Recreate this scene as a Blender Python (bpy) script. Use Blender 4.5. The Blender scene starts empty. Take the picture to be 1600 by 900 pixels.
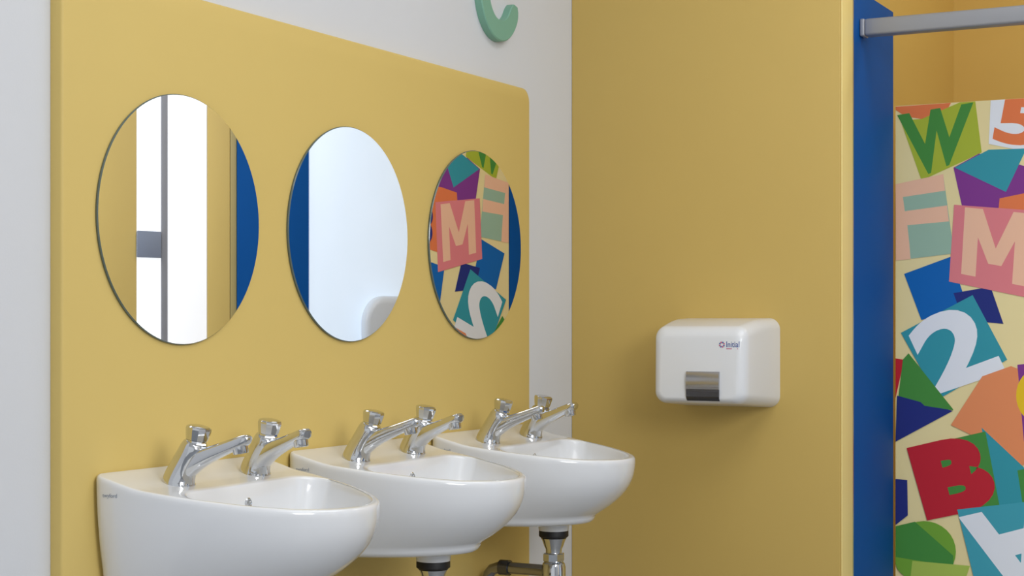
import bpy, bmesh, math, random
from mathutils import Vector, Matrix
from mathutils.bvhtree import BVHTree
random.seed(4)
scene = bpy.context.scene
scene.view_settings.view_transform = 'Standard'
scene.view_settings.look = 'None'

# ------------------------------------------------------------------ camera
F = 2560.0; XV = 1350.8; HY = 505.0
TH = math.atan(XV / F); ST, CT = math.sin(TH), math.cos(TH)
CZ = 0.97
cam_d = bpy.data.cameras.new("camera"); cam = bpy.data.objects.new("camera", cam_d)
scene.collection.objects.link(cam); scene.camera = cam
cam.location = (0, 0, CZ); cam.rotation_euler = (math.radians(90), 0, TH)
cam_d.sensor_width = 36; cam_d.lens = 36 * F / 1600.0
cam_d.shift_y = 55 / 1600.0
cam_d.clip_start = 0.02

def ray(px, py=HY):
    return Vector((-ST * F + CT * (px - 800), CT * F + ST * (px - 800), HY - py))
def on_x(px, X, py=HY):
    r = ray(px, py); return r * (X / r.x)
def on_y(px, Y, py=HY):
    r = ray(px, py); return r * (Y / r.y)

D = 1.70; TPAN = 0.023; XW = -D - TPAN
ALPHA2 = math.radians(45); XR = 1.6
def yr(px):
    p = on_x(px, -D); a = math.atan2(p.y, D) - ALPHA2
    return p.y + (XR + D) * math.tan(a)

# --------------------------------------------------------------- materials
def lin(c):
    o = []
    for v in c:
        v /= 255.0
        o.append(v / 12.92 if v <= 0.04045 else ((v + 0.055) / 1.055) ** 2.4)
    return (o[0], o[1], o[2], 1)
def mat(name, rgb, rough=0.5, metal=0.0, var=0.03, scale=6, bump=0.0, bscale=200, coat=0.0, emit=0.0, spec=0.5):
    m = bpy.data.materials.new(name); m.use_nodes = True
    nt = m.node_tree; b = nt.nodes["Principled BSDF"]
    c = lin(rgb)
    tc = nt.nodes.new("ShaderNodeTexCoord")
    nz = nt.nodes.new("ShaderNodeTexNoise"); nz.inputs["Scale"].default_value = scale; nz.inputs["Detail"].default_value = 2
    nt.links.new(tc.outputs["Object"], nz.inputs["Vector"])
    mx = nt.nodes.new("ShaderNodeMix"); mx.data_type = 'RGBA'
    mx.inputs[6].default_value = (c[0] * (1 - var), c[1] * (1 - var), c[2] * (1 - var), 1)
    mx.inputs[7].default_value = (min(1, c[0] * (1 + var)), min(1, c[1] * (1 + var)), min(1, c[2] * (1 + var)), 1)
    nt.links.new(nz.outputs["Fac"], mx.inputs[0]); nt.links.new(mx.outputs[2], b.inputs["Base Color"])
    b.inputs["Roughness"].default_value = rough; b.inputs["Metallic"].default_value = metal
    b.inputs["Coat Weight"].default_value = coat; b.inputs["Coat Roughness"].default_value = 0.05
    b.inputs["Specular IOR Level"].default_value = spec
    if emit > 0:
        nt.links.new(mx.outputs[2], b.inputs["Emission Color"]); b.inputs["Emission Strength"].default_value = emit
    if bump > 0:
        n2 = nt.nodes.new("ShaderNodeTexNoise"); n2.inputs["Scale"].default_value = bscale
        nt.links.new(tc.outputs["Object"], n2.inputs["Vector"])
        bp = nt.nodes.new("ShaderNodeBump"); bp.inputs["Strength"].default_value = bump; bp.inputs["Distance"].default_value = 0.001
        nt.links.new(n2.outputs["Fac"], bp.inputs["Height"]); nt.links.new(bp.outputs["Normal"], b.inputs["Normal"])
    return m

M_panel = mat("yellow_laminate", (217, 190, 114), 0.5, bump=0.08, bscale=400, var=0.015, spec=.3)
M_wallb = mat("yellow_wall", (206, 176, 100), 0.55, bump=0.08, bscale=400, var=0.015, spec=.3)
M_lit_end = mat("yellow_wall_lit_end", (244, 220, 142), 0.5, var=0.01)  # wall yellow made paler, side light put into the colour
M_cub = mat("ochre_wall", (212, 176, 94), 0.6, var=0.02, spec=.3)
M_white = mat("white_paint", (214, 216, 220), 0.75, bump=0.1, bscale=300, var=0.01, spec=.3)
M_ceil = mat("ceiling_paint", (235, 235, 235), 0.8)
M_floor = mat("floor_vinyl", (140, 144, 150), 0.4, var=0.06, scale=40)
M_blue = mat("blue_laminate", (0, 80, 154), 0.65, var=0.01, spec=.15)
M_rail = mat("matte_grey_aluminium", (160, 162, 168), 0.45, 0.35, var=.01)
M_alu = mat("aluminium", (185, 187, 192), 0.32, 0.85)
M_cer = mat("white_ceramic", (230, 232, 235), 0.14, coat=0.5, var=0.004)
M_chr = mat("chrome", (212, 214, 217), 0.07, 1.0, var=0.004)
M_chr2 = mat("dull_chrome", (150, 150, 154), 0.1, 1.0, var=0.01)
M_blk = mat("black_rubber", (22, 22, 24), 0.5)
M_ink = mat("grey_ink", (150, 160, 178), 0.5)
M_inkb = mat("blue_ink", (45, 75, 150), 0.5)
M_inkr = mat("red_ink", (190, 50, 110), 0.5)
M_abs = mat("white_enamel", (228, 230, 233), 0.25, coat=0.3, var=0.004)
M_smoke = mat("smoky_nozzle_window", (165, 164, 166), 0.16, 0.85)
M_dark = mat("dark_chrome", (95, 95, 100), 0.16, 0.85)
M_sage = mat("sage_plastic", (122, 172, 150), 0.5, var=0.02)
M_steel = mat("satin_grey_enamel", (205, 210, 216), 0.4, 0.0)
M_edge = mat("glass_edge", (95, 108, 104), 0.15)
M_door_glow = mat("white_door_glow", (210, 224, 240), 0.4, emit=0.5)  # emission stands in for light falling on the facing white door
M_sky = mat("bright_pane", (246, 249, 252), 0.3, emit=0.8)
M_sky2 = mat("soft_white_pane", (238, 240, 244), 0.4, emit=0.55, var=.02, scale=2)
M_frame = mat("grey_frame", (146, 148, 156), 0.5)
M_frame2 = mat("blue_grey_frame", (130, 140, 160), 0.5)
M_frame3 = mat("olive_frame", (176, 158, 100), 0.5)

M_mir = bpy.data.materials.new("mirror_silver"); M_mir.use_nodes = True
nt = M_mir.node_tree; b = nt.nodes["Principled BSDF"]
b.inputs["Base Color"].default_value = (0.95, 0.955, 0.955, 1); b.inputs["Metallic"].default_value = 1; b.inputs["Roughness"].default_value = 0.0
cx = nt.nodes.new("ShaderNodeCombineXYZ")
cx.inputs[0].default_value = math.cos(ALPHA2 / 2); cx.inputs[1].default_value = -math.sin(ALPHA2 / 2)
nt.links.new(cx.outputs[0], b.inputs["Normal"])

# ----------------------------------------------------------------- helpers
def add(name, me, parent=None, loc=None):
    o = bpy.data.objects.new(name, me); scene.collection.objects.link(o)
    if loc is not None: o.location = loc
    if parent: o.parent = parent
    return o
def mesh(name, verts, faces, mats, smooth=False, midx=None, parent=None, loc=None, angle=None, recalc=True):
    me = bpy.data.meshes.new(name)
    me.from_pydata([tuple(v) for v in verts], [], faces)
    for m in (mats if isinstance(mats, (list, tuple)) else [mats]): me.materials.append(m)
    if midx:
        for i, p in enumerate(me.polygons): p.material_index = midx[i]
    if recalc:
        bm = bmesh.new(); bm.from_mesh(me); bmesh.ops.recalc_face_normals(bm, faces=bm.faces); bm.to_mesh(me); bm.free()
    for p in me.polygons: p.use_smooth = smooth
    if smooth and angle: me.set_sharp_from_angle(angle=math.radians(angle))
    return add(name, me, parent, loc)
def box(name, lo, hi, m, bev=0.0, parent=None, seg=3, origin=None):
    """box in world coords; origin at bottom centre"""
    lo = Vector(lo); hi = Vector(hi)
    o = Vector(((lo.x + hi.x) / 2, (lo.y + hi.y) / 2, lo.z)) if origin is None else Vector(origin)
    bm = bmesh.new(); bmesh.ops.create_cube(bm, size=1)
    for v in bm.verts:
        v.co = Vector((lo.x + (v.co.x + .5) * (hi.x - lo.x), lo.y + (v.co.y + .5) * (hi.y - lo.y), lo.z + (v.co.z + .5) * (hi.z - lo.z))) - o
    if bev > 0:
        bmesh.ops.bevel(bm, geom=bm.edges[:], offset=bev, segments=seg, affect='EDGES', profile=0.5)
    me = bpy.data.meshes.new(name); bm.to_mesh(me); bm.free(); me.materials.append(m)
    for p in me.polygons: p.use_smooth = bev > 0
    if bev > 0: me.set_sharp_from_angle(angle=math.radians(40))
    return add(name, me, parent, o)
def tag(o, label, cat, group=None):
    o["label"] = label; o["category"] = cat
    if group: o["group"] = group
    return o
def struct(o): o["kind"] = "structure"; return o
def rings_mesh(name, rings, mats, cap0=True, cap1=True, parent=None, loc=None, angle=35, midx_fn=None):
    n = len(rings[0]); vs = [v for r in rings for v in r]; fs = []; mi = []
    for k in range(len(rings) - 1):
        for i in range(n):
            j = (i + 1) % n; fs.append((k * n + i, k * n + j, (k + 1) * n + j, (k + 1) * n + i)); mi.append(midx_fn(k) if midx_fn else 0)
    if cap0: fs.append(tuple(range(n))[::-1]); mi.append(midx_fn(0) if midx_fn else 0)
    if cap1: fs.append(tuple((len(rings) - 1) * n + i for i in range(n))); mi.append(midx_fn(len(rings) - 1) if midx_fn else 0)
    return mesh(name, vs, fs, mats, True, mi, parent, loc, angle)
def lathe(name, prof, m, base=(0, 0, 0), axis=(0, 0, 1), n=40, parent=None, angle=30):
    ax = Vector(axis).normalized(); q = Vector((0, 0, 1)).rotation_difference(ax); base = Vector(base)
    rings = [[base + q @ Vector((r * math.cos(2 * math.pi * i / n), r * math.sin(2 * math.pi * i / n), z)) for i in range(n)] for r, z in prof]
    return rings_mesh(name, rings, m, parent=parent, angle=angle)
def loft(name, path, sec, m, n=28, parent=None, power=2.0, angle=40):
    """path of (x,z); sec of (half width y, half height)"""
    rings = []
    for i, (x, z) in enumerate(path):
        a = path[max(0, i - 1)]; c = path[min(len(path) - 1, i + 1)]
        t = Vector((c[0] - a[0], 0, c[1] - a[1])).normalized(); nr = Vector((-t.z, 0, t.x))
        r = []
        for k in range(n):
            an = 2 * math.pi * k / n; ca, sa = math.cos(an), math.sin(an)
            r.append(Vector((x, 0, z)) + Vector((0, 1, 0)) * sec[i][0] * math.copysign(abs(ca) ** (2 / power), ca) + nr * sec[i][1] * math.copysign(abs(sa) ** (2 / power), sa))
        rings.append(r)
    return rings_mesh(name, rings, m, parent=parent, angle=angle)
def tube(name, pts, r, m, n=24, parent=None):
    rings = []
    for i, p in enumerate(pts):
        p = Vector(p); a = Vector(pts[max(0, i - 1)]); c = Vector(pts[min(len(pts) - 1, i + 1)])
        t = (c - a).normalized()
        u = Vector((0, 1, 0)) if abs(t.y) < 0.9 else Vector((1, 0, 0)); u = (u - t * u.dot(t)).normalized(); w = t.cross(u)
        rings.append([p + (u * math.cos(2 * math.pi * k / n) + w * math.sin(2 * math.pi * k / n)) * r for k in range(n)])
    return rings_mesh(name, rings, m, parent=parent, angle=40)
def text_geo(s, offset=0.0, space=1.0):
    cu = bpy.data.curves.new("t", 'FONT'); cu.body = s; cu.size = 1; cu.offset = offset; cu.space_character = space; cu.resolution_u = 6
    o = bpy.data.objects.new("t", cu); scene.collection.objects.link(o); bpy.context.view_layer.update()
    me = bpy.data.meshes.new_from_object(o.evaluated_get(bpy.context.evaluated_depsgraph_get()))
    bm = bmesh.new(); bm.from_mesh(me); bmesh.ops.triangulate(bm, faces=bm.faces)
    vs = [v.co.copy() for v in bm.verts]; bm.verts.index_update(); fs = [tuple(v.index for v in f.verts) for f in bm.faces]; bm.free()
    bpy.data.objects.remove(o); bpy.data.curves.remove(cu); bpy.data.meshes.remove(me)
    x0 = min(v.x for v in vs); x1 = max(v.x for v in vs); y0 = min(v.y for v in vs); y1 = max(v.y for v in vs)
    return [((v.x - x0) / (x1 - x0), (v.y - y0) / (y1 - y0)) for v in vs], fs, (x1 - x0) / (y1 - y0)

# -------------------------------------------------------------- room shell
H = 2.6
YB = on_x(893, XW).y
XBR = on_y(1316, YB).x
YB2 = on_x(1333, XBR).y
XC = XBR - 0.05
YFAR = on_x(1490, XC).y
Y0 = -1.4
struct(box("floor", (XW - .1, Y0, -0.05), (XR + .1, YFAR + .1, 0), M_floor))
struct(box("ceiling", (XW - .1, Y0, H), (XR + .1, YFAR + .1, H + .05), M_ceil))
struct(box("wall_left", (XW - .1, Y0, 0), (XW, YB + .05, H), M_white))
struct(box("wall_back", (XW, YB, 0), (XBR - .004, YB2, H), M_wallb, bev=0.003, seg=3))
struct(box("lit_wall_end", (XBR - .0038, YB + .001, 0), (XBR, YB2 - .001, H), M_lit_end, bev=.0015))  # thin face added over the wall end, painted as if lit from the right
struct(box("wall_cubicle", (XC - .05, YB2 + .001, 0), (XC, YFAR, H), M_cub))
struct(box("wall_far", (XC - .05, YFAR, 0), (XR, YFAR + .05, H), M_cub))
struct(box("wall_right", (XR, Y0, 0), (XR + .05, YFAR, H), M_white))

# yellow backing panel with rounded top corners
def rounded_panel(name, X, t, ya, yb, za, zb, r, m):
    pts = [(ya, za), (yb, za)]
    for k in range(13):
        a = math.radians(90 * k / 12); pts.append((yb - r + r * math.cos(a), zb - r + r * math.sin(a)))
    for k in range(13):
        a = math.radians(90 + 90 * k / 12); pts.append((ya + r + r * math.cos(a), zb - r + r * math.sin(a)))
    rings = []
    cy, cz = (ya + yb) / 2, (za + zb) / 2
    for d, ins in ((0, 0), (t - .004, 0), (t - .0012, .0012), (t, .004)):
        rings.append([Vector((d, (y - cy) * (1 - 2 * ins / (yb - ya)), (z - za) * (1 - ins / (zb - za)))) for y, z in pts])
    return rings_mesh(name, rings, m, loc=(X, cy, za), angle=50)
pa = on_x(97, -D).y; pb = on_x(828, -D).y; ptop = on_x(820, -D, 138).z + CZ
o = rounded_panel("splashback_panel", XW + .0005, TPAN - .0005, pa, pb, 0.0, ptop, 0.03, M_panel)
tag(o, "tall yellow laminate backing panel with rounded corners on white wall", "wall panel")

# ----------------------------------------------------------------- mirrors
for i, (a, c, t, bt) in enumerate(((148, 401, 145, 541), (446, 634, 195, 537), (667, 811, 234, 532))):
    ya = on_x(a, -D).y; yb = on_x(c, -D).y; cy = (ya + yb) / 2
    R = 0.201
    tt = D / -ray([275, 541, 741][i]).x
    zc = CZ + (HY - (t + bt) / 2) * tt
    n = 128
    def circ(d, r): return [Vector((d, r * math.cos(2 * math.pi * k / n), r * math.sin(2 * math.pi * k / n))) for k in range(n)]
    rings = [circ(0, R - .001), circ(0.0035, R), circ(0.0052, R - 0.0015)]
    ob = rings_mesh("round_mirror", rings, [M_edge, M_mir], angle=20, midx_fn=lambda k: 0)
    ob.data.polygons[len(ob.data.polygons) - 1].material_index = 1
    ob.location = (-D + 0.0005, cy, zc)
    tag(ob, "round frameless wall mirror with thin polished edge on yellow panel", "mirror", "round mirrors on the yellow panel")

# ----------------------------------------------------------------- basin
def hw(x, L, w0, p): return w0 * (max(0.0, 1 - (max(0, x) / L) ** p)) ** (1 / p)
def inside(x, y, s):
    x0, L, w0, p, rc = s
    if x < x0 or x > L: return False
    y = abs(y); w = hw(x, L, w0, p)
    if y > w: return False
    wc = hw(x0 + rc, L, w0, p)
    if x < x0 + rc and y > wc - rc: return (x - x0 - rc) ** 2 + (y - wc + rc) ** 2 <= rc * rc
    return True
NA = 200
def outline(s, cx):
    pts = []
    for k in range(NA):
        a = 2 * math.pi * k / NA; lo, hi = 0.0, 0.6
        for _ in range(26):
            m = (lo + hi) / 2
            if inside(cx + m * math.cos(a), m * math.sin(a), s): lo = m
            else: hi = m
        pts.append(Vector((cx + lo * math.cos(a), lo * math.sin(a), 0)))
    return pts
SO = (0.0, .352, .206, 2.1, .018); SB = (0.0, .268, .190, 1.75, .018); SI = (.128, .341, .200, 2.05, .045)
O = outline(SO, .15); B = outline(SB, .12); I = outline(SI, .225)
def circle(cx, r): return [Vector((cx + r * math.cos(2 * math.pi * k / NA), r * math.sin(2 * math.pi * k / NA), 0)) for k in range(NA)]
def inset(P, cx, d):
    r = []
    for p in P:
        v = p - Vector((cx, 0, 0)); l = v.length; r.append(Vector((cx, 0, 0)) + v * ((l - d) / l))
    return r
def lerpP(P, Q, t): return [p.lerp(q, t) for p, q in zip(P, Q)]
ZK = [(-.01, .024), (0, .021), (.04, .0105), (.08, 0), (.17, -.012), (.30, -.027), (.37, -.032)]
def zr(x):
    if x <= ZK[0][0]: return ZK[0][1]
    for (a, za), (c, zc) in zip(ZK, ZK[1:]):
        if x <= c: return za + (zc - za) * (x - a) / (c - a)
    return ZK[-1][1]
def setz(P, f): return [Vector((p.x, p.y, f(p))) for p in P]
def build_bowl(parent):
    rg = []
    C = circle(.18, .031)
    rg.append(setz(C, lambda p: -.186)); rg.append(setz(circle(.18, .033), lambda p: -.170))
    Bz = -.152
    for t, z in ((.35, -.1685), (.7, -.1680), (.82, -.1665), (.90, -.1640), (.955, -.1605), (.985, -.1565)):
        rg.append(setz(lerpP(C, B, t), lambda p: z))
    for s in (1, .95, .88, .8, .7, .6, .5, .4, .3, .2, .1, 0):
        t = .92 * s ** 2.5 + .08 * s
        rg.append(setz(lerpP(O, B, t), lambda p: (zr(p.x) - .012) * (1 - s) + Bz * s))
    for d, dz in ((0, -.007), (.0008, -.0032), (.0024, -.0010), (.0045, -.0001), (.006, 0)):
        rg.append(setz(inset(O, .15, d), lambda p: zr(p.x) + dz))
    O2 = inset(O, .15, .006)
    for t in (.08, .16, .24, .32, .40, .50, .60, .7, .8, .9): rg.append(setz(lerpP(O2, I, t), lambda p: zr(p.x)))
    for d, dz in ((-.0005, -.0002), (.0012, -.0012), (.003, -.0045), (.0055, -.014)):
        rg.append(setz(inset(I, .225, d), lambda p: zr(p.x) + dz))
    I2 = inset(I, .225, .0055); Dn = circle(.19, .022)
    for t, z in ((.05, -.030), (.12, -.055), (.22, -.076), (.38, -.092), (.6, -.104), (.85, -.110), (1, -.113)):
        rg.append(setz(lerpP(I2, Dn, t), lambda p: z + zr(p.x) * (1 - t)))
    return rings_mesh("bowl", rg, M_cer, parent=parent, angle=70)

def empty(name, loc, parent=None):
    e = bpy.data.objects.new(name, None); e.empty_display_size = .05; scene.collection.objects.link(e); e.location = loc
    if parent: e.parent = parent
    return e
ycs = []
for a, c in ((281, 401), (563, 648), (764, 831)):
    ycs.append((on_x(a, -D + .08).y + on_x(c, -D + .08).y) / 2)
DZ = CZ - .246
sp = (ycs[2] - ycs[0]) / 2
basin = empty("washbasin", (-D + .001, ycs[0], DZ))
bowl = build_bowl(basin)
dg = bpy.context.evaluated_depsgraph_get()
bvh = BVHTree.FromObject(bowl, dg)
hit = bvh.ray_cast(Vector((.22, 0, -.036)), Vector((-1, 0, 0)))
hp, hn = hit[0], hit[1]
if hn.x < 0: hn = -hn
lathe("overflow_ring", [(.0045, -.001), (.0085, -.001), (.0085, .0012), (.007, .0022), (.0045, .0015), (.004, 0)], M_chr, base=hp, axis=hn, n=28, parent=basin)
lathe("drain_plug", [(.021, -.116), (.021, -.112), (.019, -.1095), (.006, -.1085)], M_chr, base=(.19, 0, 0), n=32, parent=basin)
# maker's lettering on the side near the wall
tv, tf, asp = text_geo("twyford", 0.01)
LZ0, LH = -.015, .0080; LW = LH * asp
vs = []
for u, v in tv:
    px_ = .022 + u * LW; z = LZ0 + v * LH
    h = bvh.ray_cast(Vector((px_, -.4, z)), Vector((0, 1, 0)))
    q = h[0] if h[0] else Vector((px_, -.2, z)); vs.append((q.x, q.y - .0004, q.z))
mesh("lettering", vs, tf, M_ink, parent=basin, recalc=False)

def build_tap(parent, y, yaw):
    t = empty("tap", (.076, y, .001), parent); t.rotation_euler = (0, 0, yaw)
    path = [(-.001, -.006), (0, .002), (.0008, .005), (.003, .012), (.0075, .022), (.0135, .033), (.0195, .043), (.025, .052), (.029, .0585), (.031, .062), (.032, .064)]
    rad = [.0262, .0262, .0252, .0236, .0220, .0212, .0210, .0208, .0195, .017, .012]
    loft("body", path, [(r, r) for r in rad], M_chr, parent=t, n=40)
    sp_path = [(.004, .017), (.018, .0275), (.032, .0355), (.047, .0425), (.063, .049), (.079, .0552), (.094, .061), (.105, .0652), (.113, .0682), (.1175, .0692), (.1205, .0685)]
    sp_sec = [(.017, .019), (.0175, .0175), (.0165, .0152), (.0155, .0132), (.0142, .0116), (.0134, .0104), (.013, .0096), (.0128, .0092), (.0124, .0088), (.0115, .0078), (.0085, .0055)]
    loft("spout", sp_path, sp_sec, M_chr, parent=t, n=36, power=3.0)
    lathe("outlet_nozzle", [(.010, .019), (.0118, .017), (.0118, .002), (.011, .0), (.0085, 0), (.0075, .003)], M_chr, base=(.1065, 0, .0475), axis=(-.18, 0, 1), n=28, parent=t)
    lathe("push_button", [(.013, -.004), (.0165, 0), (.0172, .004), (.0155, .0060), (.0148, .0080), (.0165, .0095), (.0172, .012), (.0188, .0205), (.0196, .0260), (.0190, .0288), (.0165, .0305), (.012, .0315), (.002, .0315)], M_chr, base=(.0295, 0, .058), axis=(.20, 0, 1), n=12, parent=t, angle=18)
    return t
build_tap(basin, -.0965, math.radians(9.7)); build_tap(basin, .0965, math.radians(-9.7))
# waste trap
tr = empty("waste_trap", (.18, 0, -.186), basin)
lathe("gasket", [(.030, .0005), (.031, -.002), (.031, -.012), (.027, -.015)], M_blk, parent=tr)
lathe("flange_nut", [(.024, -.014), (.027, -.016), (.024, -.021), (.020, -.033), (.017, -.039), (.0165, -.048)], M_chr, parent=tr)
lathe("coupling_nut", [(.020, -.047), (.023, -.049), (.023, -.063), (.020, -.065)], M_chr, parent=tr, n=8, angle=20)
lathe("trap_body", [(.018, -.064), (.023, -.069), (.025, -.077), (.025, -.150), (.022, -.160), (.010, -.166)], M_chr, parent=tr)
tube("outlet_pipe", [(-.02, 0, -.086), (-.10, 0, -.086), (-.13, 0, -.087), (-.145, 0, -.092), (-.154, 0, -.102), (-.157, 0, -.116), (-.157, 0, -.22), (-.157, 0, -.45)], .0125, M_chr2, parent=tr)
tube("pipe_collar", [(-.104, 0, -.086), (-.126, 0, -.086)], .0165, M_dark, parent=tr)
lathe("wall_bracket", [(.020, -.300), (.020, -.285), (.0135, -.280)], M_chr2, base=(-.157, 0, 0), parent=tr)
GL = "white ceramic washbasins in a row"
tag(basin, "white ceramic wall-hung washbasin with two chrome push taps", "washbasin", GL)
def copy_tree(src, parent, dy):
    c = src.copy(); scene.collection.objects.link(c)
    if parent: c.parent = parent
    else: c.location.y += dy
    for ch in list(src.children): copy_tree(ch, c, 0)
    return c
c1 = copy_tree(basin, None, sp); c2 = copy_tree(basin, None, sp * 2)

# ------------------------------------------------------------- hand dryer
xr_ = on_y(1219, YB).x; W = 0.250; DD = .185
xc = xr_ - W / 2
ztop = CZ + on_y(1200, YB, 497).z; Hd = .203
dry = empty("hand_dryer", (xc, YB - .0005, ztop - Hd))
def rrect(hwid, z0, z1, r, n=8):
    pts = []
    for (sx, sz, a0) in ((1, 1, 0), (-1, 1, 90), (-1, -1, 180), (1, -1, 270)):
        cxx = sx * (hwid - r); czz = (z1 - r) if sz > 0 else (z0 + r)
        for k in range(n + 1):
            a = math.radians(a0 + 90 * k / n); pts.append((cxx + r * math.cos(a), czz + r * math.sin(a)))
    return pts
rings = []
def prof(d):
    t = d / DD
    return W / 2 - .017 * t, .014 * t, Hd - .006 * t - (.016 * max(0, (t - .35) / .65) ** 1.4)
for d, ins in ((0, 0), (.03, 0), (.06, 0), (.09, 0), (.11, 0), (.13, 0)):
    h_, z0, z1 = prof(d); rings.append([Vector((x, -d, z)) for x, z in rrect(h_ - ins, z0 + ins, z1 - ins, .026)])
rr = .023
for k in range(0, 9):
    a = math.radians(90 * k / 8); d = DD - rr + rr * math.sin(a); ins = rr * (1 - math.cos(a))
    h_, z0, z1 = prof(d); q = rrect(h_ - ins * .9, z0 + ins * .6, z1 - ins * 1.0, max(.010, .026 - ins * .45))
    rings.append([Vector((x, -(d + .008 * (1 - (z / Hd)) * math.sin(a)), z)) for x, z in q])
cover = rings_mesh("cover", rings, M_abs, parent=dry, angle=60)
dg = bpy.context.evaluated_depsgraph_get(); bvd = BVHTree.FromObject(cover, dg)
YF = YB - DD - .003
def dl(px, py):
    p = on_y(px, YF, py); return p.x - xc, p.z + CZ - (ztop - Hd)
nx0, nz1 = dl(1074, 580); nx1, nz0 = dl(1125, 627); _, nzm = dl(1100, 608)
def strip(name, pts, xa, xb, m):
    vs = [(xa, -d, z) for d, z in pts] + [(xb, -d, z) for d, z in pts]; k = len(pts)
    fs = [(i, (i + 1) % k, k + (i + 1) % k, k + i) for i in range(k)] + [tuple(range(k))[::-1], tuple(range(k, 2 * k))]
    return mesh(name, vs, fs, m, True, parent=dry, angle=35)
strip("nozzle_plate", [(DD - .01, nz1), (DD + .009, nz1), (DD + .0105, nz1 - .002), (DD + .0125, nzm + .014), (DD + .0125, nzm + .006), (DD + .0115, nzm), (DD - .01, nzm)], nx0, nx1, M_smoke)
strip("air_outlet", [(DD - .01, nzm - .0004), (DD + .0112, nzm - .0004), (DD + .0108, nz0 + .012), (DD + .0085, nz0 + .005), (DD + .004, nz0), (DD - .01, nz0)], nx0, nx1, M_dark)
tv, tf, asp = text_geo("Initial", 0.006)
tx0, tz0 = dl(1135, 542.5); tx1, tz1 = dl(1154, 533.5)
def onface(x, z, e=.0004):
    h = bvd.ray_cast(Vector((x, -.5, z)), Vector((0, 1, 0))); q = h[0]
    return (x, (q.y if q else -DD) - e, z)
mesh("brand_lettering", [onface(tx0 + u * (tx1 - tx0) * 1.05, tz0 + v * (tz1 - tz0)) for u, v in tv], tf, M_inkb, parent=dry, recalc=False)
ex, ez = dl(1128, 538.5); vs = []; fs = []; mi = []
for k in range(8):
    a0 = math.radians(45 * k); a1 = a0 + math.radians(36); r0, r1 = .0030, .0066
    i0 = len(vs)
    for r, a in ((r0, a0 + .3), (r1, a0), (r1 * 1.04, (a0 + a1) / 2), (r1, a1), (r0, a1 + .1)): vs.append(onface(ex + r * math.cos(a), ez + r * math.sin(a)))
    fs.append(tuple(range(i0, i0 + 5))); mi.append(k % 2)
mesh("emblem", vs, fs, [M_inkr, M_inkb], midx=mi, parent=dry, recalc=False)
bz = tz0 - .0042
mesh("strapline", [onface(tx0 + (tx1 - tx0) * u, bz + v * .0016) for u, v in ((0, 0), (.95, 0), (.95, 1), (0, 1))], [(0, 1, 2, 3)], M_inkr, parent=dry, recalc=False)
tag(dry, "white enamelled hand dryer with dark chrome nozzle on yellow wall", "hand dryer")

# --------------------------------------------------------- green C letter
pL = on_x(740, XW, 0); pBm = on_x(775, XW, 66); pR = on_x(802, XW, 12)
Rr = (pR.y - pL.y) / 2; cyc = (pR.y + pL.y) / 2; czc = pBm.z + CZ + Rr * 1.15
n = 48; wst = .040
vs = []; fs = []
for k in range(n + 1):
    a = math.radians(-12 - 296 * k / n)
    tip = min(k, n - k) ; shr = [0.010, .0045, .0015][tip] if tip < 3 else 0
    for r, d in ((Rr - shr, 0), (Rr - shr, .016), (Rr - .002 - shr, .018), (Rr - wst + .002 + shr, .018), (Rr - wst + shr, .016), (Rr - wst + shr, 0)):
        vs.append((d, r * math.cos(a), r * 1.15 * math.sin(a)))
for k in range(n):
    for j in range(6):
        j2 = (j + 1) % 6; fs.append((k * 6 + j, k * 6 + j2, (k + 1) * 6 + j2, (k + 1) * 6 + j))
fs.append((0, 1, 2, 3, 4, 5)); fs.append(tuple(n * 6 + j for j in (5, 4, 3, 2, 1, 0)))
o = mesh("wall_letter", vs, fs, M_sage, True, loc=(XW + .0003, cyc, czc), angle=30)
tag(o, "sage green raised letter C mounted on white wall", "letter")

# ------------------------------------------------------ cubicle elements
XF = XBR - .002
YF2 = on_x(1396, XF).y
ztf = CZ + on_x(1395, XF, 18).z
o = box("cubicle_partition", (XF - .022, YB2 + .006, 0), (XF, YF2, ztf), M_blue, bev=.002)
tag(o, "tall blue laminate cubicle partition beside yellow wall", "partition")
struct(box("trim_1", (XF - .03, YB2 + .0005, 0), (XF + .002, YB2 + .0055, H), M_alu))
rl = on_x(1346, XF, 45); rh = .0195
rail = empty("cubicle_rail", (XF + .001, rl.y, CZ + rl.z))
box("tube", (.010, -rh, -rh), (1.6, rh, rh), M_rail, bev=.006, parent=rail, origin=(0, 0, 0))
box("end_cap", (0, -rh - .0004, -rh - .0004), (.011, rh + .0004, rh + .0004), M_rail, bev=.003, parent=rail, origin=(0, 0, 0))
tag(rail, "matte grey aluminium head rail fixed to blue partition", "rail")

# printed door
YD = YF2 + .02
XD0 = XF + .0
PW, PB = .66, 0.0 - CZ
PT = on_y(1397, YD, 166).z
def P(px, py):
    p = on_y(px, YD, py)
    return (max(.0005, min(PW - .0005, p.x - XD0)), max(PB, min(PT - .0005, p.z)))
cols = {}
mats_a = []
def cm(rgb):
    if rgb not in cols:
        cols[rgb] = len(mats_a); mats_a.append(mat("print_" + "_".join(map(str, rgb)), rgb, .5, var=.01, spec=.25))
    return cols[rgb]
av = []; af = []; am = []; lay = [0]
def patch(rgb, pts):
    lay[0] += 1; y = -.0006 - lay[0] * .00006; i0 = len(av)
    for p in pts:
        u, v = P(*p); av.append((u, y, v))
    af.append(tuple(range(i0, i0 + len(pts)))); am.append(cm(rgb))
def glyph(rgb, s, quad, off=.03):
    """quad: corners bl, br, tr, tl"""
    tv, tf, _ = text_geo(s, off)
    gmesh(rgb, tv, tf, quad)
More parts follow.
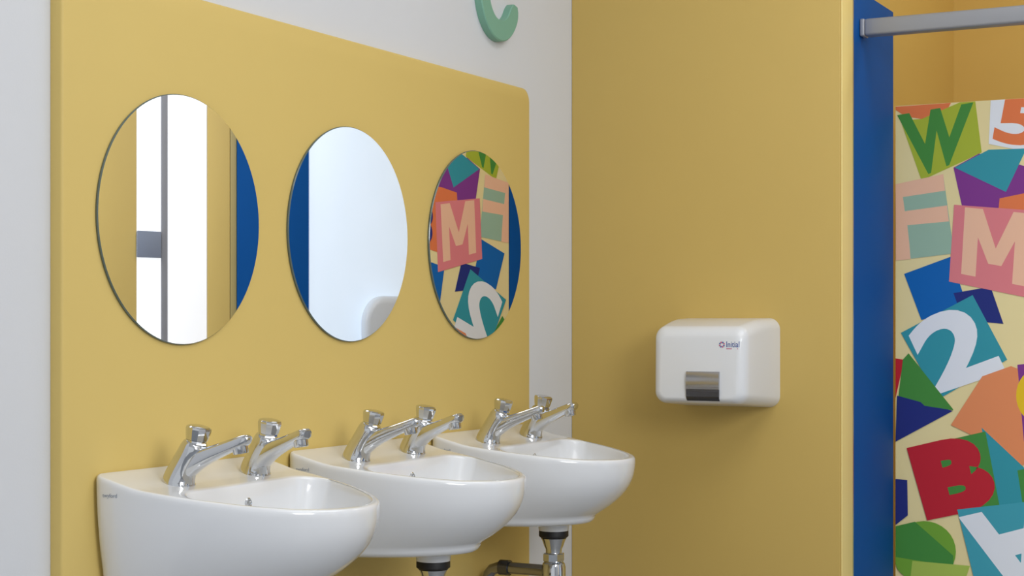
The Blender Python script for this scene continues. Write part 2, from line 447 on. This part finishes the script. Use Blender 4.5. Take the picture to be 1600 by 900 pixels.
def gmesh(rgb, tv, tf, quad):
    lay[0] += 1; y = -.0006 - lay[0] * .00006; i0 = len(av)
    bl, br, trr, tl = [Vector(q) for q in quad]
    for u, v in tv:
        q = (bl * (1 - u) + br * u) * (1 - v) + (tl * (1 - u) + trr * u) * v
        a, c = P(q.x, q.y); av.append((a, y, c))
    for f in tf: af.append(tuple(i0 + k for k in f)); am.append(cm(rgb))
def disc(rgb, cx_, cy_, r, r2=None, n=32):
    patch(rgb, [(cx_ + r * math.cos(2 * math.pi * k / n), cy_ + (r2 or r) * math.sin(2 * math.pi * k / n)) for k in range(n)])
CRM = (243, 226, 168); ORG = (236, 128, 78); GRN = (74, 146, 66); LIM = (176, 190, 60); TEA = (56, 156, 172); PUR = (134, 60, 146)
PNK = (232, 134, 140); PEA = (248, 198, 166); SAG = (160, 192, 170); BLU = (12, 104, 184); NAV = (38, 50, 128); RED = (198, 38, 54); WHT = (238, 242, 248); OR2 = (238, 148, 98)
cmi = cm(CRM)
slab = [(0, 0, PB), (PW, 0, PB), (PW, 0, PT), (0, 0, PT), (0, .018, PB), (PW, .018, PB), (PW, .018, PT), (0, .018, PT)]
av += slab; af += [(0, 1, 2, 3), (7, 6, 5, 4), (0, 4, 5, 1), (1, 5, 6, 2), (2, 6, 7, 3), (3, 7, 4, 0)]; am += [cmi] * 6
patch(ORG, [(1397, 167), (1486, 160), (1480, 172), (1462, 182), (1440, 186), (1415, 182), (1397, 172)])
patch(LIM, [(1407, 188), (1440, 186), (1500, 160), (1524, 158), (1534, 238), (1505, 252), (1440, 282)])
glyph(GRN, "W", [(1432, 280), (1502, 250), (1521, 160), (1402, 180)], .04)
patch(WHT, [(1548, 156), (1650, 150), (1655, 225), (1600, 236), (1545, 225)])
glyph(ORG, "5", [(1550, 222), (1625, 232), (1640, 150), (1562, 152)], .04)
patch(PUR, [(1490, 262), (1530, 240), (1610, 262), (1680, 330), (1505, 330)])
patch(TEA, [(1492, 262), (1545, 234), (1604, 232), (1572, 300)])
patch(ORG, [(1562, 310), (1610, 300), (1720, 292), (1712, 410), (1615, 430), (1560, 330)])
# E
patch(SAG, [(1398, 288), (1474, 272), (1491, 396), (1400, 407)])
patch(PEA, [(1398, 288), (1474, 272), (1477, 298), (1411, 308), (1414, 330), (1480, 321), (1483, 346), (1418, 352), (1421, 380), (1423, 405), (1400, 407)])
# blue and navy
patch(BLU, [(1413, 428), (1486, 401), (1512, 480), (1440, 500)])
patch(NAV, [(1490, 458), (1548, 448), (1568, 506), (1505, 500)])
patch(BLU, [(1600, 458), (1680, 440), (1705, 540), (1620, 560)])
glyph(NAV, "V", [(1660, 560), (1740, 540), (1720, 430), (1640, 450)], .05)
# M : pale letter on a pink square
patch(PNK, [(1491, 320), (1628, 330), (1620, 468), (1483, 440)])
mq = [(1502, 428), (1604, 448), (1612, 334), (1508, 324)]
gmesh(PEA, [(0, 0), (.22, 0), (.22, 1), (0, 1)], [(0, 1, 2, 3)], mq)
gmesh(PEA, [(.78, 0), (1, 0), (1, 1), (.78, 1)], [(0, 1, 2, 3)], mq)
gmesh(PEA, [(.02, 1), (.27, 1), (.60, .22), (.40, .22)], [(0, 3, 2, 1)], mq)
gmesh(PEA, [(.98, 1), (.73, 1), (.40, .22), (.60, .22)], [(0, 1, 2, 3)], mq)
# 2
patch(TEA, [(1408, 520), (1520, 461), (1574, 562), (1466, 624)])
glyph(WHT, "2", [(1460, 618), (1572, 580), (1516, 462), (1412, 515)], .03)
# left side
patch(RED, [(1397, 560), (1413, 562), (1397, 622)])
patch(GRN, [(1411, 562), (1420, 552), (1490, 640), (1402, 640)])
patch(NAV, [(1402, 618), (1489, 642), (1397, 690)])
patch(GRN, [(1408, 600), (1432, 574), (1490, 641), (1445, 634)])
patch(OR2, [(1486, 664), (1535, 588), (1580, 572), (1650, 600), (1650, 700), (1592, 730), (1540, 690)])
patch(PUR, [(1590, 570), (1680, 560), (1690, 660), (1600, 690)])
disc((240, 200, 40), 1622, 618, 34, 42); disc(WHT, 1624, 618, 18, 24)
patch(TEA, [(1534, 668), (1600, 730), (1640, 800), (1560, 800)])
patch(GRN, [(1590, 735), (1660, 720), (1670, 790), (1600, 800)])
# B
patch(GRN, [(1450, 695), (1540, 674), (1562, 790), (1465, 808)])
glyph(RED, "B", [(1449, 813), (1562, 790), (1536, 672), (1417, 700)], .065)
patch(NAV, [(1397, 748), (1418, 750), (1419, 805), (1397, 820)])
disc((120, 172, 60), 1444, 862, 50, 48)
patch(GRN, [(1400, 822), (1430, 815), (1490, 868), (1490, 885), (1400, 870)])
patch((176, 200, 90), [(1426, 876), (1516, 884), (1500, 930), (1420, 930)])
patch((70, 166, 184), [(1496, 796), (1640, 780), (1650, 960), (1536, 960)])
glyph(WHT, "A", [(1640, 775), (1498, 808), (1545, 965), (1680, 920)], .05)
# beyond
patch(RED, [(1720, 300), (1790, 290), (1800, 400), (1725, 410)])
patch(PUR, [(1700, 420), (1780, 405), (1800, 520), (1715, 530)])
glyph(NAV, "8", [(1640, 420), (1700, 405), (1690, 320), (1632, 335)], .05)
patch(GRN, [(1670, 160), (1760, 150), (1770, 240), (1690, 260)])
glyph(LIM, "K", [(1685, 255), (1765, 240), (1755, 155), (1675, 165)], .04)
patch(OR2, [(1720, 560), (1800, 540), (1800, 660), (1730, 680)])
patch(BLU, [(1650, 690), (1780, 670), (1790, 790), (1660, 800)])
glyph(WHT, "S", [(1668, 790), (1770, 775), (1765, 680), (1660, 695)], .05)
door = mesh("cubicle_door", av, [tuple(f) for f in af], mats_a, midx=am, recalc=False)
door.location = (XD0, YD, CZ)
tag(door, "cream cubicle door printed with overlapping colourful letters and numbers", "cubicle door")

# ------------------------------- opposite side of the room (in the mirrors)
S = 1.36; topz = 1.835
wd = (yr(790) - yr(657)) / S
bm = bmesh.new(); bm.from_mesh(door.data)
bmesh.ops.bisect_plane(bm, geom=bm.verts[:] + bm.edges[:] + bm.faces[:], plane_co=(wd, 0, 0), plane_no=(1, 0, 0), clear_outer=True)
zb = PT - (topz - .001) / S
bmesh.ops.bisect_plane(bm, geom=bm.verts[:] + bm.edges[:] + bm.faces[:], plane_co=(0, 0, zb), plane_no=(0, 0, -1), clear_outer=True)
for v in bm.verts: v.co = v.co * S
me2 = bpy.data.meshes.new("facing_door"); bm.to_mesh(me2); bm.free()
for m in mats_a: me2.materials.append(m)
a2 = add("cubicle_door", me2)
a2.rotation_euler = (0, 0, -math.pi / 2)
a2.location = (XR - .03, yr(790), topz - PT * S)
tag(a2, "cream door printed with colourful letters on the facing wall", "cubicle door")
def wbox(name, p0, p1, z0, z1, m, t=.03, off=0.001, bev=.002):
    return box(name, (XR - off - t, yr(p0), z0), (XR - off, yr(p1), z1), m, bev=bev)
o = wbox("wall_panel", 120, 210, .0, 2.2, M_panel, t=.012); tag(o, "yellow laminate panel beside bright window on facing wall", "wall panel")
o = wbox("wall_panel", 321, 356, .0, 2.2, M_panel, t=.012); tag(o, "narrow yellow laminate panel beside bright window on facing wall", "wall panel")
o = wbox("cubicle_partition", 367, 478, .0, 2.0, M_blue); tag(o, "wide blue laminate partition on the facing wall", "partition")
o = wbox("cubicle_partition", 791, 845, .0, 2.0, M_blue); tag(o, "narrow blue laminate partition beside printed door", "partition")
struct(wbox("door_1", 479, 654, .0, 2.1, M_door_glow, t=.025))
struct(wbox("window_1", 211, 248.5, .4, 2.2, M_sky, t=.01))
struct(wbox("window_2", 259, 320, .4, 2.2, M_sky2, t=.01))
struct(wbox("trim_2", 249, 258.5, .4, 2.2, M_frame, t=.012))
def zrf(py, px):
    p = on_x(px, -D, py); d1 = p.z; a = math.atan2(p.y, D) - ALPHA2
    L1 = math.hypot(D, p.y); L2 = (XR + D) / math.cos(a); return CZ + d1 * (L1 + L2) / L1
struct(wbox("trim_3", 211, 248.5, zrf(403, 230), zrf(362, 230), M_frame2, t=.03))
struct(wbox("trim_4", 356.5, 366.5, 0, 2.2, M_frame3, t=.012))
dy0, dy1 = yr(560), yr(640); dz0, dz1 = zrf(565, 590), zrf(463, 590)
hwd = (dy1 - dy0) / 2; rings = []
for d, ins in ((0, 0), (.07, 0), (.085, .002), (.096, .007), (.103, .016), (.106, .03)):
    rings.append([Vector((-d, y, z)) for y, z in rrect(hwd - ins, ins, dz1 - dz0 - ins, .11 - ins, 12)])
ds = rings_mesh("towel_dispenser", rings, M_steel, loc=(XR - .026, (dy0 + dy1) / 2, dz0), angle=60)
tag(ds, "rounded pale grey dispenser mounted on white door", "dispenser")

# ----------------------------------------------------------------- lights
def area(name, loc, target, sx, sy, e, col=(1, 1, 1)):
    l = bpy.data.lights.new(name, 'AREA'); l.shape = 'RECTANGLE'; l.size = sx; l.size_y = sy; l.energy = e; l.color = col
    o = bpy.data.objects.new(name, l); scene.collection.objects.link(o); o.location = loc
    o.rotation_euler = (Vector(target) - Vector(loc)).to_track_quat('-Z', 'Y').to_euler(); return o
area("key_light", (1.35, .7, 1.9), (-1.7, 2.6, .9), 1.0, 1.0, 39, (.98, .99, 1))
area("ceiling_light", (-.2, 2.3, 2.57), (-.2, 2.3, 0), 1.2, 2.0, 20, (.98, .99, 1))
area("cubicle_light", (-.2, 4.3, 2.5), (-.4, 4.5, 0), .5, .4, 4.5, (1, .98, .94))
area("facing_wall_fill", (.3, 2.9, 2.5), (1.6, 3.0, 1.1), .4, 1.6, 11, (1, 1, 1))  # added fill, brightens the facing wall seen in the mirrors
w = bpy.data.worlds.new("world"); scene.world = w; w.use_nodes = True
w.node_tree.nodes["Background"].inputs[0].default_value = (.93, .965, 1, 1); w.node_tree.nodes["Background"].inputs[1].default_value = .68
